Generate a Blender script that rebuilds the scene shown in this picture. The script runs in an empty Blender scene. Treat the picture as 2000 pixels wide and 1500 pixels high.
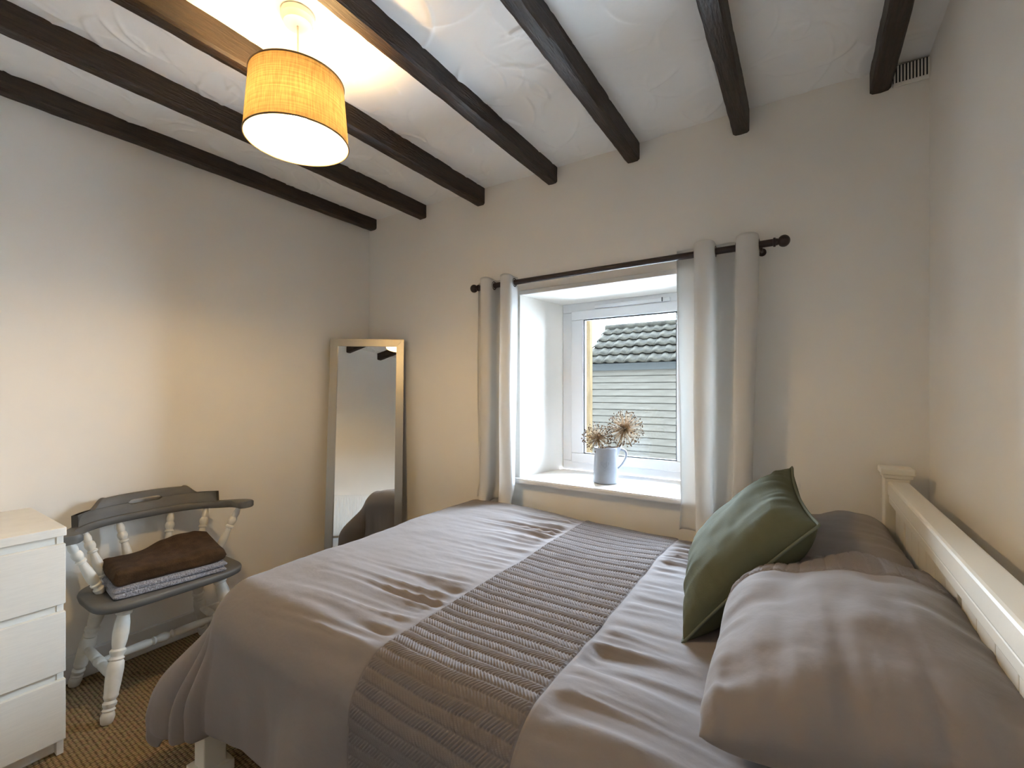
import bpy, bmesh, math, random
import numpy as np
from mathutils import Vector, Matrix

R = math.radians
scn = bpy.context.scene
C = scn.collection
random.seed(7)
rng = np.random.default_rng(11)

# ------------------------------------------------------------------ camera
cam_d = bpy.data.cameras.new('camera')
cam = bpy.data.objects.new('camera', cam_d)
C.objects.link(cam)
cam.location = (0, 0, 1.25)
cam.rotation_euler = (R(90), 0, R(33))
cam_d.sensor_width = 36
cam_d.lens = 36 * 880 / 2000
cam_d.shift_y = 12 / 2000
cam_d.clip_start = 0.02
scn.camera = cam

# ------------------------------------------------------------------ world: overcast daylight
SKY = 36.0
w = bpy.data.worlds.new('overcast')
scn.world = w
w.use_nodes = True
bg = w.node_tree.nodes['Background']
bg.inputs['Color'].default_value = (0.685, 0.81, 1.0, 1)
bg.inputs['Strength'].default_value = SKY
LAMP = 275.0          # bulb emission
scn.view_settings.view_transform = 'Standard'
scn.view_settings.look = 'None'
scn.view_settings.gamma = 1
scn.view_settings.use_curve_mapping = False
scn.view_settings.exposure = 1.42
scn.cycles.use_denoising = True
scn.cycles.max_bounces = 12
scn.cycles.diffuse_bounces = 8
scn.cycles.caustics_reflective = False
scn.cycles.caustics_refractive = False
scn.cycles.sample_clamp_indirect = 12

# room dimensions (metres): X along the window wall, Y towards it
XL, XR, YB, YN, ZC = -2.64, 0.375, 2.17, -0.60, 2.45
WY = 2.63                              # outer face of the thick window wall
WX0, WX1, WZ0, WZ1 = -1.355, -0.375, 0.755, 1.79


def portal(x, y, z, sx, sz, ry):
    d = bpy.data.lights.new('daylight_portal', 'AREA')
    d.shape = 'RECTANGLE'; d.size = sx; d.size_y = sz
    d.cycles.is_portal = True
    o = bpy.data.objects.new('daylight_portal', d)
    o.location = (x, y, z); o.rotation_euler = (R(90), 0, ry)
    C.objects.link(o)


portal((WX0 + WX1) / 2, WY + 0.02, 1.27, 1.0, 1.06, R(180))


# ------------------------------------------------------------------ materials
def mat(name, col, rough=0.6, metal=0.0, var=0.0, vscale=8.0, bump=0.0, bscale=40.0, bdist=0.01,
        stretch=(1, 1, 1), col2=None, spec=0.5, sheen=0.0, detail=4.0):
    m = bpy.data.materials.new(name)
    m.use_nodes = True
    nt = m.node_tree
    b = nt.nodes['Principled BSDF']
    b.inputs['Base Color'].default_value = (*col, 1)
    b.inputs['Roughness'].default_value = rough
    b.inputs['Metallic'].default_value = metal
    b.inputs['Specular IOR Level'].default_value = spec
    if sheen:
        b.inputs['Sheen Weight'].default_value = sheen
    if var or bump:
        tc = nt.nodes.new('ShaderNodeTexCoord')
        mp = nt.nodes.new('ShaderNodeMapping')
        mp.inputs['Scale'].default_value = stretch
        nt.links.new(tc.outputs['Object'], mp.inputs['Vector'])
    if var:
        n = nt.nodes.new('ShaderNodeTexNoise')
        n.inputs['Scale'].default_value = vscale
        n.inputs['Detail'].default_value = detail
        nt.links.new(mp.outputs[0], n.inputs['Vector'])
        mx = nt.nodes.new('ShaderNodeMix'); mx.data_type = 'RGBA'
        c2 = col2 or tuple(max(0, c * (1 - var)) for c in col)
        mx.inputs['A'].default_value = (*col, 1)
        mx.inputs['B'].default_value = (*c2, 1)
        rp = nt.nodes.new('ShaderNodeMapRange')
        rp.inputs['From Min'].default_value = 0.35
        rp.inputs['From Max'].default_value = 0.65
        nt.links.new(n.outputs['Fac'], rp.inputs['Value'])
        nt.links.new(rp.outputs[0], mx.inputs['Factor'])
        nt.links.new(mx.outputs['Result'], b.inputs['Base Color'])
    if bump:
        n2 = nt.nodes.new('ShaderNodeTexNoise')
        n2.inputs['Scale'].default_value = bscale
        n2.inputs['Detail'].default_value = detail
        nt.links.new(mp.outputs[0], n2.inputs['Vector'])
        bp = nt.nodes.new('ShaderNodeBump')
        bp.inputs['Strength'].default_value = bump
        bp.inputs['Distance'].default_value = bdist
        nt.links.new(n2.outputs['Fac'], bp.inputs['Height'])
        nt.links.new(bp.outputs['Normal'], b.inputs['Normal'])
    return m


def translucent(name, col, tcol, fac, weave=0.0):
    m = bpy.data.materials.new(name); m.use_nodes = True
    nt = m.node_tree; nt.nodes.clear()
    out = nt.nodes.new('ShaderNodeOutputMaterial')
    d = nt.nodes.new('ShaderNodeBsdfDiffuse'); t = nt.nodes.new('ShaderNodeBsdfTranslucent')
    mx = nt.nodes.new('ShaderNodeMixShader'); mx.inputs['Fac'].default_value = fac
    d.inputs['Color'].default_value = (*col, 1); t.inputs['Color'].default_value = (*tcol, 1)
    nt.links.new(d.outputs[0], mx.inputs[1]); nt.links.new(t.outputs[0], mx.inputs[2])
    nt.links.new(mx.outputs[0], out.inputs['Surface'])
    tc = nt.nodes.new('ShaderNodeTexCoord')
    if weave:
        # slub linen weave: two sets of threads from stretched noise on the UV-less generated cylinder coords
        facs = []
        for st in ((6, 6, 260), (260, 260, 8)):
            mp = nt.nodes.new('ShaderNodeMapping'); mp.inputs['Scale'].default_value = st
            n = nt.nodes.new('ShaderNodeTexNoise'); n.inputs['Scale'].default_value = 1.0; n.inputs['Detail'].default_value = 2
            nt.links.new(tc.outputs['Object'], mp.inputs['Vector']); nt.links.new(mp.outputs[0], n.inputs['Vector'])
            facs.append(n)
        a = nt.nodes.new('ShaderNodeMath'); a.operation = 'ADD'
        nt.links.new(facs[0].outputs['Fac'], a.inputs[0]); nt.links.new(facs[1].outputs['Fac'], a.inputs[1])
        mr = nt.nodes.new('ShaderNodeMapRange')
        mr.inputs['From Min'].default_value = 0.7; mr.inputs['From Max'].default_value = 1.3
        nt.links.new(a.outputs[0], mr.inputs['Value'])
        for node, c in ((d, col), (t, tcol)):
            mc = nt.nodes.new('ShaderNodeMix'); mc.data_type = 'RGBA'
            mc.inputs['A'].default_value = (*[k * (1 - weave) for k in c], 1)
            mc.inputs['B'].default_value = (*[min(1, k * (1 + weave)) for k in c], 1)
            nt.links.new(mr.outputs[0], mc.inputs['Factor'])
            nt.links.new(mc.outputs['Result'], node.inputs['Color'])
    else:
        n = nt.nodes.new('ShaderNodeTexNoise'); n.inputs['Scale'].default_value = 900
        bp = nt.nodes.new('ShaderNodeBump'); bp.inputs['Strength'].default_value = 0.15; bp.inputs['Distance'].default_value = 0.001
        nt.links.new(tc.outputs['Object'], n.inputs['Vector']); nt.links.new(n.outputs['Fac'], bp.inputs['Height'])
        nt.links.new(bp.outputs[0], d.inputs['Normal'])
    return m


def emission(name, col, strength):
    m = bpy.data.materials.new(name); m.use_nodes = True
    nt = m.node_tree; nt.nodes.clear()
    out = nt.nodes.new('ShaderNodeOutputMaterial'); e = nt.nodes.new('ShaderNodeEmission')
    e.inputs['Color'].default_value = (*col, 1); e.inputs['Strength'].default_value = strength
    nt.links.new(e.outputs[0], out.inputs['Surface'])
    return m


def glass(name):
    m = bpy.data.materials.new(name); m.use_nodes = True
    nt = m.node_tree; nt.nodes.clear()
    out = nt.nodes.new('ShaderNodeOutputMaterial')
    t = nt.nodes.new('ShaderNodeBsdfTransparent'); t.inputs['Color'].default_value = (0.96, 0.98, 0.97, 1)
    g = nt.nodes.new('ShaderNodeBsdfGlossy'); g.inputs['Roughness'].default_value = 0.0
    fr = nt.nodes.new('ShaderNodeFresnel'); fr.inputs['IOR'].default_value = 1.3
    mx = nt.nodes.new('ShaderNodeMixShader')
    nt.links.new(fr.outputs[0], mx.inputs['Fac'])
    nt.links.new(t.outputs[0], mx.inputs[1]); nt.links.new(g.outputs[0], mx.inputs[2])
    nt.links.new(mx.outputs[0], out.inputs['Surface'])
    return m


def carpet_mat():
    m = bpy.data.materials.new('woven_carpet'); m.use_nodes = True
    nt = m.node_tree; b = nt.nodes['Principled BSDF']
    b.inputs['Roughness'].default_value = 0.95; b.inputs['Specular IOR Level'].default_value = 0.1
    tc = nt.nodes.new('ShaderNodeTexCoord')
    mp = nt.nodes.new('ShaderNodeMapping'); mp.inputs['Scale'].default_value = (1, 0.8, 1)
    v = nt.nodes.new('ShaderNodeTexVoronoi'); v.voronoi_dimensions = '2D'
    v.inputs['Scale'].default_value = 95; v.inputs['Randomness'].default_value = 0.22
    nt.links.new(tc.outputs['Object'], mp.inputs[0]); nt.links.new(mp.outputs[0], v.inputs['Vector'])
    cr = nt.nodes.new('ShaderNodeValToRGB')
    cr.color_ramp.elements[0].position = 0.25; cr.color_ramp.elements[0].color = (0.40, 0.275, 0.13, 1)
    cr.color_ramp.elements[1].position = 0.62; cr.color_ramp.elements[1].color = (0.11, 0.068, 0.03, 1)
    nt.links.new(v.outputs['Distance'], cr.inputs['Fac'])
    n = nt.nodes.new('ShaderNodeTexNoise'); n.inputs['Scale'].default_value = 60; n.inputs['Detail'].default_value = 3
    nt.links.new(tc.outputs['Object'], n.inputs['Vector'])
    mx = nt.nodes.new('ShaderNodeMix'); mx.data_type = 'RGBA'; mx.blend_type = 'MULTIPLY'; mx.inputs['Factor'].default_value = 0.5
    nt.links.new(cr.outputs[0], mx.inputs['A']); nt.links.new(n.outputs['Color'], mx.inputs['B'])
    hs = nt.nodes.new('ShaderNodeHueSaturation'); hs.inputs['Saturation'].default_value = 0.9; hs.inputs['Value'].default_value = 1.25
    nt.links.new(mx.outputs['Result'], hs.inputs['Color']); nt.links.new(hs.outputs[0], b.inputs['Base Color'])
    inv = nt.nodes.new('ShaderNodeMath'); inv.operation = 'SUBTRACT'; inv.inputs[0].default_value = 1
    nt.links.new(v.outputs['Distance'], inv.inputs[1])
    bp = nt.nodes.new('ShaderNodeBump'); bp.inputs['Strength'].default_value = 0.9; bp.inputs['Distance'].default_value = 0.006
    nt.links.new(inv.outputs[0], bp.inputs['Height']); nt.links.new(bp.outputs[0], b.inputs['Normal'])
    return m


M = {}
M['wall'] = mat('cream_wall_paint', (0.86, 0.835, 0.79), 0.85, bump=0.10, bscale=7, bdist=0.02, spec=0.2, var=0.03, vscale=2)
M['ceiling'] = mat('white_plaster', (0.89, 0.885, 0.875), 0.8, bump=0.12, bscale=45, bdist=0.004, spec=0.2, var=0.03, vscale=5)
M['trim'] = mat('white_gloss_paint', (0.72, 0.71, 0.69), 0.4, bump=0.05, bscale=30)
M['upvc'] = mat('white_upvc', (0.70, 0.71, 0.73), 0.3)
M['gasket'] = mat('black_rubber', (0.03, 0.035, 0.04), 0.5)
M['pane'] = glass('window_glass')
M['carpet'] = carpet_mat()
M['beam'] = mat('dark_stained_oak', (0.038, 0.020, 0.0105), 0.55, var=0.6, vscale=14, stretch=(6, 0.6, 6), bump=0.7, bscale=30, bdist=0.006)
M['chest'] = mat('white_wood_veneer', (0.80, 0.78, 0.72), 0.45, var=0.05, vscale=20, stretch=(1, 1, 14), bump=0.04, bscale=60)
M['chair_grey'] = mat('grey_chalk_paint', (0.125, 0.117, 0.105), 0.55, var=0.18, vscale=9, stretch=(1, 1, 4), bump=0.1, bscale=50, bdist=0.003)
M['chair_white'] = mat('cream_chalk_paint', (0.74, 0.71, 0.64), 0.5, var=0.10, vscale=25)
M['throw_brown'] = mat('brown_fleece', (0.075, 0.042, 0.021), 0.95, var=0.35, vscale=30, bump=0.5, bscale=260, bdist=0.006, sheen=0.04, spec=0.05)
M['throw_grey'] = mat('grey_sherpa', (0.40, 0.39, 0.42), 0.95, var=0.35, vscale=130, bump=1.0, bscale=170, bdist=0.012, sheen=0.2, spec=0.1)
M['steel'] = mat('brushed_silver', (0.42, 0.405, 0.37), 0.36, metal=1.0, bump=0.05, bscale=120, stretch=(1, 1, 0.03))
M['mirror'] = mat('mirror_glass', (0.86, 0.87, 0.86), 0.0, metal=1.0)
M['board_back'] = mat('dark_backing_board', (0.035, 0.028, 0.022), 0.8)
M['rod'] = mat('dark_walnut_rod', (0.032, 0.017, 0.014), 0.4, var=0.3, vscale=30)
M['curtain'] = translucent('white_cotton', (0.80, 0.79, 0.77), (0.70, 0.69, 0.67), 0.34)
M['eyelet'] = mat('dark_metal_eyelet', (0.06, 0.05, 0.05), 0.35, metal=0.8)
M['duvet'] = mat('grey_cotton', (0.22, 0.196, 0.192), 0.85, bump=0.22, bscale=55, bdist=0.004, spec=0.15, sheen=0.15)
M['band'] = mat('grey_quilted_cotton', (0.20, 0.178, 0.174), 0.85, bump=0.1, bscale=300, bdist=0.002, spec=0.15, sheen=0.1)
M['sheet'] = mat('blue_grey_sheet', (0.20, 0.215, 0.25), 0.85, bump=0.1, bscale=60)
M['bedwhite'] = mat('ivory_bed_paint', (0.78, 0.745, 0.66), 0.45, bump=0.04, bscale=40)
M['cushion'] = mat('olive_linen', (0.094, 0.10, 0.064), 0.9, var=0.05, vscale=40, bump=0.25, bscale=420, bdist=0.002, spec=0.15)
M['cushion_seam'] = mat('olive_seam', (0.12, 0.135, 0.10), 0.9)
M['jug'] = mat('blue_grey_glaze', (0.29, 0.32, 0.37), 0.35, var=0.06, vscale=30)
M['jug_dark'] = mat('dark_rim_wear', (0.08, 0.08, 0.09), 0.5)
M['allium'] = mat('dry_straw_stem', (0.30, 0.19, 0.085), 0.8)
M['seed'] = mat('dry_seed_pod', (0.15, 0.08, 0.03), 0.8, var=0.6, vscale=300)
M['shade_out'] = translucent('mustard_linen', (0.36, 0.27, 0.13), (0.30, 0.205, 0.095), 0.40, weave=0.30)
M['shade_rim'] = mat('shade_rim_tape', (0.22, 0.15, 0.08), 0.8)
M['bulb'] = emission('lit_bulb', (1.0, 0.665, 0.285), LAMP)
M['plastic'] = mat('white_plastic', (0.78, 0.75, 0.70), 0.35)
M['wire'] = mat('white_painted_wire', (0.30, 0.26, 0.20), 0.5)
M['radiator'] = mat('white_enamel', (0.80, 0.79, 0.75), 0.35)
M['vent_dark'] = mat('vent_cavity', (0.015, 0.015, 0.015), 0.9)
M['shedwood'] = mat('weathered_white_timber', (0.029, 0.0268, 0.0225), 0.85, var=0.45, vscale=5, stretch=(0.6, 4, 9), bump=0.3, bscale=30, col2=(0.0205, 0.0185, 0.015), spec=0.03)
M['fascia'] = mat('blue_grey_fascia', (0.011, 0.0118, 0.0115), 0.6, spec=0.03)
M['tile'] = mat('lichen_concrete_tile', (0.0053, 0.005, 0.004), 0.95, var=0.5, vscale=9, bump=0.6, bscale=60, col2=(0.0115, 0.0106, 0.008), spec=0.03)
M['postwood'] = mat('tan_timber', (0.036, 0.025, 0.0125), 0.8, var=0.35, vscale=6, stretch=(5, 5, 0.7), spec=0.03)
M['ground'] = mat('pale_bounce_ground', (0.55, 0.54, 0.52), 0.95, var=0.12, vscale=12, bump=0.3, bscale=60, spec=0.03)  # unseen ground, made pale to bounce daylight onto the ceiling
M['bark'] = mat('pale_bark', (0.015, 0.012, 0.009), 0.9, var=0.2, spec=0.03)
M['brickout'] = mat('outer_render', (0.45, 0.44, 0.42), 0.9, bump=0.2, bscale=40, spec=0.03)


# ------------------------------------------------------------------ helpers
def link(name, me, m, parent=None, smooth=False, loc=None):
    if m is not None and len(me.materials) == 0:
        me.materials.append(m)
    if smooth:
        me.polygons.foreach_set('use_smooth', np.ones(len(me.polygons), dtype=bool))
    o = bpy.data.objects.new(name, me)
    C.objects.link(o)
    if parent is not None:
        o.parent = parent
    if loc is not None:
        o.location = loc
    return o


def raw(name, verts, faces):
    me = bpy.data.meshes.new(name)
    me.from_pydata([tuple(v) for v in verts], [], faces)
    me.update()
    return me


def grid_mesh(name, P, close_u=False, close_v=False):
    """P: (n, m, 3) array -> quads (fast path)."""
    n, m = P.shape[:2]
    idx = np.arange(n * m).reshape(n, m)
    if close_u:
        idx = np.vstack([idx, idx[:1]])
    if close_v:
        idx = np.hstack([idx, idx[:, :1]])
    q = np.stack([idx[:-1, :-1], idx[1:, :-1], idx[1:, 1:], idx[:-1, 1:]], -1).reshape(-1, 4)
    me = bpy.data.meshes.new(name)
    me.vertices.add(n * m)
    me.vertices.foreach_set('co', P.reshape(-1).astype(np.float32))
    me.loops.add(len(q) * 4)
    me.loops.foreach_set('vertex_index', q.reshape(-1).astype(np.int32))
    me.polygons.add(len(q))
    me.polygons.foreach_set('loop_start', (np.arange(len(q)) * 4).astype(np.int32))
    me.update(calc_edges=True)
    me.validate()
    return me


def bm_mesh(name, bm):
    me = bpy.data.meshes.new(name)
    bmesh.ops.recalc_face_normals(bm, faces=bm.faces)
    bm.to_mesh(me); bm.free()
    return me


def add_box(bm, x0, x1, y0, y1, z0, z1, bev=0.0, seg=2):
    b = bmesh.new()
    bmesh.ops.create_cube(b, size=1.0)
    for v in b.verts:
        v.co = Vector(((x0 + x1) / 2 + v.co.x * (x1 - x0), (y0 + y1) / 2 + v.co.y * (y1 - y0), (z0 + z1) / 2 + v.co.z * (z1 - z0)))
    if bev:
        bmesh.ops.bevel(b, geom=list(b.edges), offset=bev, segments=seg, affect='EDGES', profile=0.5)
    me = bpy.data.meshes.new('t'); b.to_mesh(me); b.free()
    bm.from_mesh(me); bpy.data.meshes.remove(me)


def box(name, x0, x1, y0, y1, z0, z1, m, parent=None, bev=0.003, seg=2):
    bm = bmesh.new()
    add_box(bm, x0, x1, y0, y1, z0, z1, bev, seg)
    return link(name, bm_mesh(name, bm), m, parent)


def boxes(name, L, m, parent=None, bev=0.0):
    bm = bmesh.new()
    for b in L:
        add_box(bm, *b, bev)
    return link(name, bm_mesh(name, bm), m, parent)


def frame_axes(d):
    d = Vector(d).normalized()
    u = d.orthogonal().normalized()
    return u, d.cross(u).normalized(), d


def lathe_data(prof, p0, p1, n=20):
    """prof: list of (t along 0..1, r). Returns (verts, faces) incl. end caps."""
    p0, p1 = Vector(p0), Vector(p1)
    u, v, d = frame_axes(p1 - p0)
    V, F = [], []
    for t, r in prof:
        c = p0.lerp(p1, t)
        for k in range(n):
            a = 2 * math.pi * k / n
            V.append(c + u * (r * math.cos(a)) + v * (r * math.sin(a)))
    for i in range(len(prof) - 1):
        for k in range(n):
            k2 = (k + 1) % n
            F.append((i * n + k, i * n + k2, (i + 1) * n + k2, (i + 1) * n + k))
    F.append(tuple(range(n - 1, -1, -1)))
    b = (len(prof) - 1) * n
    F.append(tuple(range(b, b + n)))
    return V, F


def autosmooth(o, ang=35):
    o.data.polygons.foreach_set('use_smooth', np.ones(len(o.data.polygons), dtype=bool))
    bm = bmesh.new(); bm.from_mesh(o.data)
    for e in bm.edges:
        if len(e.link_faces) == 2 and e.calc_face_angle(0) > R(ang):
            e.smooth = False
    bm.to_mesh(o.data); bm.free()


def lathe(name, prof, p0, p1, m, parent=None, n=20):
    V, F = lathe_data(prof, p0, p1, n)
    o = link(name, raw(name, V, F), m, parent, True)
    autosmooth(o, 40)
    return o


def tube_data(pts, rad, n=8, close=False):
    pts = [Vector(p) for p in pts]
    rad = rad if hasattr(rad, '__len__') else [rad] * len(pts)
    V, F = [], []
    u = None
    for i, p in enumerate(pts):
        d = (pts[min(i + 1, len(pts) - 1)] - pts[max(i - 1, 0)])
        if close:
            d = pts[(i + 1) % len(pts)] - pts[i - 1]
        d.normalize()
        if u is None:
            u = d.orthogonal().normalized()
        u = (u - d * u.dot(d)).normalized()
        v = d.cross(u)
        for k in range(n):
            a = 2 * math.pi * k / n
            V.append(p + (u * math.cos(a) + v * math.sin(a)) * rad[i])
    L = len(pts)
    for i in range(L if close else L - 1):
        j = (i + 1) % L
        for k in range(n):
            k2 = (k + 1) % n
            F.append((i * n + k, i * n + k2, j * n + k2, j * n + k))
    if not close:
        F.append(tuple(range(n - 1, -1, -1)))
        F.append(tuple(range((L - 1) * n, L * n)))
    return V, F


def tube(name, pts, rad, m, parent=None, n=8, close=False):
    V, F = tube_data(pts, rad, n, close)
    return link(name, raw(name, V, F), m, parent, True)


def merge(parts):
    V, F = [], []
    for v, f in parts:
        o = len(V)
        V += list(v); F += [tuple(i + o for i in q) for q in f]
    return V, F


def tag(o, label=None, cat=None, group=None, kind=None):
    if label: o['label'] = label
    if cat: o['category'] = cat
    if group: o['group'] = group
    if kind: o['kind'] = kind
    return o


def thing(name, loc, label, cat, group=None):
    o = bpy.data.objects.new(name, None)
    o.empty_display_size = 0.1
    C.objects.link(o)
    o.location = loc
    return tag(o, label, cat, group)


def noise2(x, y, seed=0, octaves=3):
    """smooth value noise on numpy arrays, about -1..1"""
    out = np.zeros_like(x, dtype=float); amp = 1.0; tot = 0
    for o in range(octaves):
        g = np.random.default_rng(seed + o * 17).uniform(-1, 1, (64, 64))
        xi = np.floor(x).astype(int); yi = np.floor(y).astype(int)
        fx = x - xi; fy = y - yi
        fx = fx * fx * (3 - 2 * fx); fy = fy * fy * (3 - 2 * fy)
        a = g[xi % 64, yi % 64]; b = g[(xi + 1) % 64, yi % 64]
        c = g[xi % 64, (yi + 1) % 64]; d = g[(xi + 1) % 64, (yi + 1) % 64]
        out += amp * ((a * (1 - fx) + b * fx) * (1 - fy) + (c * (1 - fx) + d * fx) * fy)
        tot += amp; amp *= 0.5; x = x * 2.03; y = y * 2.03
    return out / tot * 1.4


def sstep(a, b, x):
    t = np.clip((x - a) / (b - a), 0, 1)
    return t * t * (3 - 2 * t)


# ================================================================== the setting
def S(o):
    o['kind'] = 'structure'
    return o


S(box('floor', XL - 0.2, XR + 0.2, YN - 0.3, WY, -0.12, 0.0, M['carpet'], bev=0))
S(box('wall_left', XL - 0.25, XL, YN - 0.3, WY, 0, ZC + 0.1, M['wall'], bev=0))
S(box('wall_right', XR, XR + 0.25, YN - 0.3, WY, 0, ZC + 0.1, M['wall'], bev=0))
# thick window wall with a real opening and slightly splayed reveals
SP = 0.075
bm = bmesh.new()


def prism(bm, poly, z0, z1):
    vb = [bm.verts.new((x, y, z0)) for x, y in poly]
    vt = [bm.verts.new((x, y, z1)) for x, y in poly]
    bm.faces.new(vb[::-1]); bm.faces.new(vt)
    n = len(poly)
    for i in range(n):
        bm.faces.new((vb[i], vb[(i + 1) % n], vt[(i + 1) % n], vt[i]))


prism(bm, [(XL, YB), (WX0, YB), (WX0 + SP, WY), (XL, WY)], 0, ZC + 0.1)
prism(bm, [(WX1, YB), (XR, YB), (XR, WY), (WX1 - SP, WY)], 0, ZC + 0.1)
prism(bm, [(WX0, YB), (WX1, YB), (WX1 - SP, WY), (WX0 + SP, WY)], 0, WZ0 - 0.027)
prism(bm, [(WX0, YB), (WX1, YB), (WX1 - SP, WY), (WX0 + SP, WY)], WZ1, ZC + 0.1)
S(link('wall_back', bm_mesh('wall_back', bm), M['wall']))
S(box('wall_near', XL, XR, YN - 0.3, YN, 0, ZC + 0.1, M['wall'], bev=0))
# unseen upper storey and facade either side, added tall to shade the shed
S(boxes('wall_outer_blocker', [(-7, 5, YB, WY, ZC + 0.151, 6.2), (-7, XL - 0.251, YB, WY, -0.25, ZC + 0.151), (XR + 0.251, 5, YB, WY, -0.25, ZC + 0.151)], M['brickout']))
S(boxes('roof', [(-7.2, 5.2, YN - 0.5, WY + 0.5, 6.2, 6.32)], M['fascia']))  # unseen house roof, wide eave added to block sky over the shed

# ceiling: real trowelled relief (swirled ridges left by the float)
gx = np.arange(XL, XR + 0.001, 0.005); gy = np.arange(YN, YB + 0.001, 0.005)
X, Y = np.meshgrid(gx, gy, indexing='ij')
H = 0.004 * noise2(X * 3, Y * 3, 5, 3)
ra = np.random.default_rng(3)
for k in range(620):
    cx, cy = ra.uniform(XL, XR), ra.uniform(YN, YB)
    r = ra.uniform(0.06, 0.24); a0 = ra.uniform(0, 2 * math.pi); span = ra.uniform(0.35, 1.3)
    hgt = ra.uniform(0.0015, 0.005); wd = ra.uniform(0.0045, 0.009)
    i0, i1 = np.searchsorted(gx, [cx - r - .05, cx + r + .05]); j0, j1 = np.searchsorted(gy, [cy - r - .05, cy + r + .05])
    if i1 - i0 < 3 or j1 - j0 < 3: continue
    xs, ys = X[i0:i1, j0:j1] - cx, Y[i0:i1, j0:j1] - cy
    d = np.hypot(xs, ys * ra.uniform(0.7, 1.3)) - r
    an = np.abs((np.arctan2(ys, xs) - a0 + math.pi) % (2 * math.pi) - math.pi)
    fade = 1 - sstep(span * 0.5, span, an)
    prof = np.where(d > 0, np.exp(-(d / (wd * 0.6)) ** 2), np.exp(-(d / (wd * 2.4)) ** 2))
    H[i0:i1, j0:j1] += hgt * prof * fade
ceil_z = lambda x: ZC + 0.018 * np.clip((-1.2 - x) / 1.4, 0, 1)
P = np.stack([X, Y, ceil_z(X) - H], -1)
S(link('ceiling', grid_mesh('ceiling', P), M['ceiling'], smooth=True))
ceil_slab = box('ceiling_slab', XL - 0.2, XR + 0.2, YN - 0.3, WY, ZC + 0.03, ZC + 0.15, M['ceiling'], bpy.data.objects['ceiling'], bev=0)

# skirting
def skirting(name, x0, x1, y0, y1):
    S(boxes(name, [(x0, x1, y0, y1, 0, 0.115)], M['trim'], bev=0.004))


skirting('baseboard_left', XL - 0.01, XL + 0.016, YN, YB)
skirting('baseboard_back', XL, XR, YB - 0.016, YB + 0.01)
skirting('baseboard_right', XR - 0.016, XR + 0.01, YN, YB)
skirting('baseboard_near', XL, XR, YN - 0.01, YN + 0.016)


# ------------------------------------------------------------------ windows
def window(name, x0, x1, z0, z1, yin, yout, vent=False):
    root = bpy.data.objects.new(name, None); C.objects.link(root)
    root.location = ((x0 + x1) / 2, (yin + yout) / 2, z0); root['kind'] = 'structure'
    ox, oy, oz = root.location
    s = 1 if yout > yin else -1

    def b(n, xa, xb, ya, yb, za, zb, m, parent=root, bev=0.004):
        return box(n, xa - ox, xb - ox, min(ya, yb) - oy, max(ya, yb) - oy, za - oz, zb - oz, m, parent, bev)
    f, sa, fs, ss = 0.056, 0.058, 0.070, 0.082        # head and foot members, then the jambs and stiles
    yi2 = yin + s * 0.012
    for xa, xb, za, zb in ((x0, x1, z1 - f, z1), (x0, x1, z0, z0 + f), (x0, x0 + fs, z0 + f, z1 - f), (x1 - fs, x1, z0 + f, z1 - f)):
        b('frame_rail', xa, xb, yi2, yout, za, zb, M['upvc'])
    a0, a1, c0, c1 = x0 + fs - 0.008, x1 - fs + 0.008, z0 + f - 0.008, z1 - f + 0.008
    for xa, xb, za, zb in ((a0, a1, c1 - sa, c1), (a0, a1, c0, c0 + sa), (a0, a0 + ss, c0 + sa, c1 - sa), (a1 - ss, a1, c0 + sa, c1 - sa)):
        b('sash_rail', xa, xb, yin, yout - s * 0.012, za, zb, M['upvc'], bev=0.006)
    g0, g1, h0, h1 = a0 + ss, a1 - ss, c0 + sa, c1 - sa
    q = 0.006
    for xa, xb, za, zb in ((g0, g1, h1 - q, h1), (g0, g1, h0, h0 + q), (g0, g0 + q, h0, h1), (g1 - q, g1, h0, h1)):
        b('gasket', xa, xb, yin + s * 0.012, yin + s * 0.03, za, zb, M['gasket'], bev=0)
    b('pane', g0 - 0.004, g1 + 0.004, yin + s * 0.026, yin + s * 0.030, h0 - 0.004, h1 + 0.004, M['pane'], bev=0)
    if vent:
        v = b('trickle_vent', x0 + 0.22, x1 - 0.18, yin - s * 0.006, yin + s * 0.02, z1 - 0.047, z1 - 0.024, M['upvc'], bev=0.004)
        b('vent_slider', x0 + 0.62, x0 + 0.625, yin - s * 0.012, yin - s * 0.004, z1 - 0.047, z1 - 0.024, M['gasket'], parent=v, bev=0)
    return root


w1 = window('window_1', WX0 + SP - 0.006, WX1 - SP + 0.006, WZ0 - 0.002, WZ1, 2.56, 2.625, vent=True)
o1 = Vector(w1.location)
bm = bmesh.new()
prism(bm, [(WX0 - 0.028 - o1.x, YB - 0.042 - o1.y), (WX1 + 0.028 - o1.x, YB - 0.042 - o1.y), (WX1 + 0.028 - o1.x, YB - o1.y), (WX1 - o1.x, YB - o1.y),
           (WX1 - SP - o1.x, 2.57 - o1.y), (WX0 + SP - o1.x, 2.57 - o1.y), (WX0 - o1.x, YB - o1.y), (WX0 - 0.028 - o1.x, YB - o1.y)], WZ0 - 0.027 - o1.z, WZ0 - o1.z)
bmesh.ops.bevel(bm, geom=[e for e in bm.edges if abs(e.verts[0].co.z - e.verts[1].co.z) < 1e-5], offset=0.006, segments=2, affect='EDGES')
link('window_sill', bm_mesh('window_sill', bm), M['trim'], w1)
# thin timber bead at the head of the opening
box('head_bead', WX0 - o1.x, WX1 - o1.x, YB - 0.012 - o1.y, YB + 0.004 - o1.y, WZ1 - 0.004 - o1.z, WZ1 + 0.022 - o1.z, M['trim'], w1, 0.003)

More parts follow.
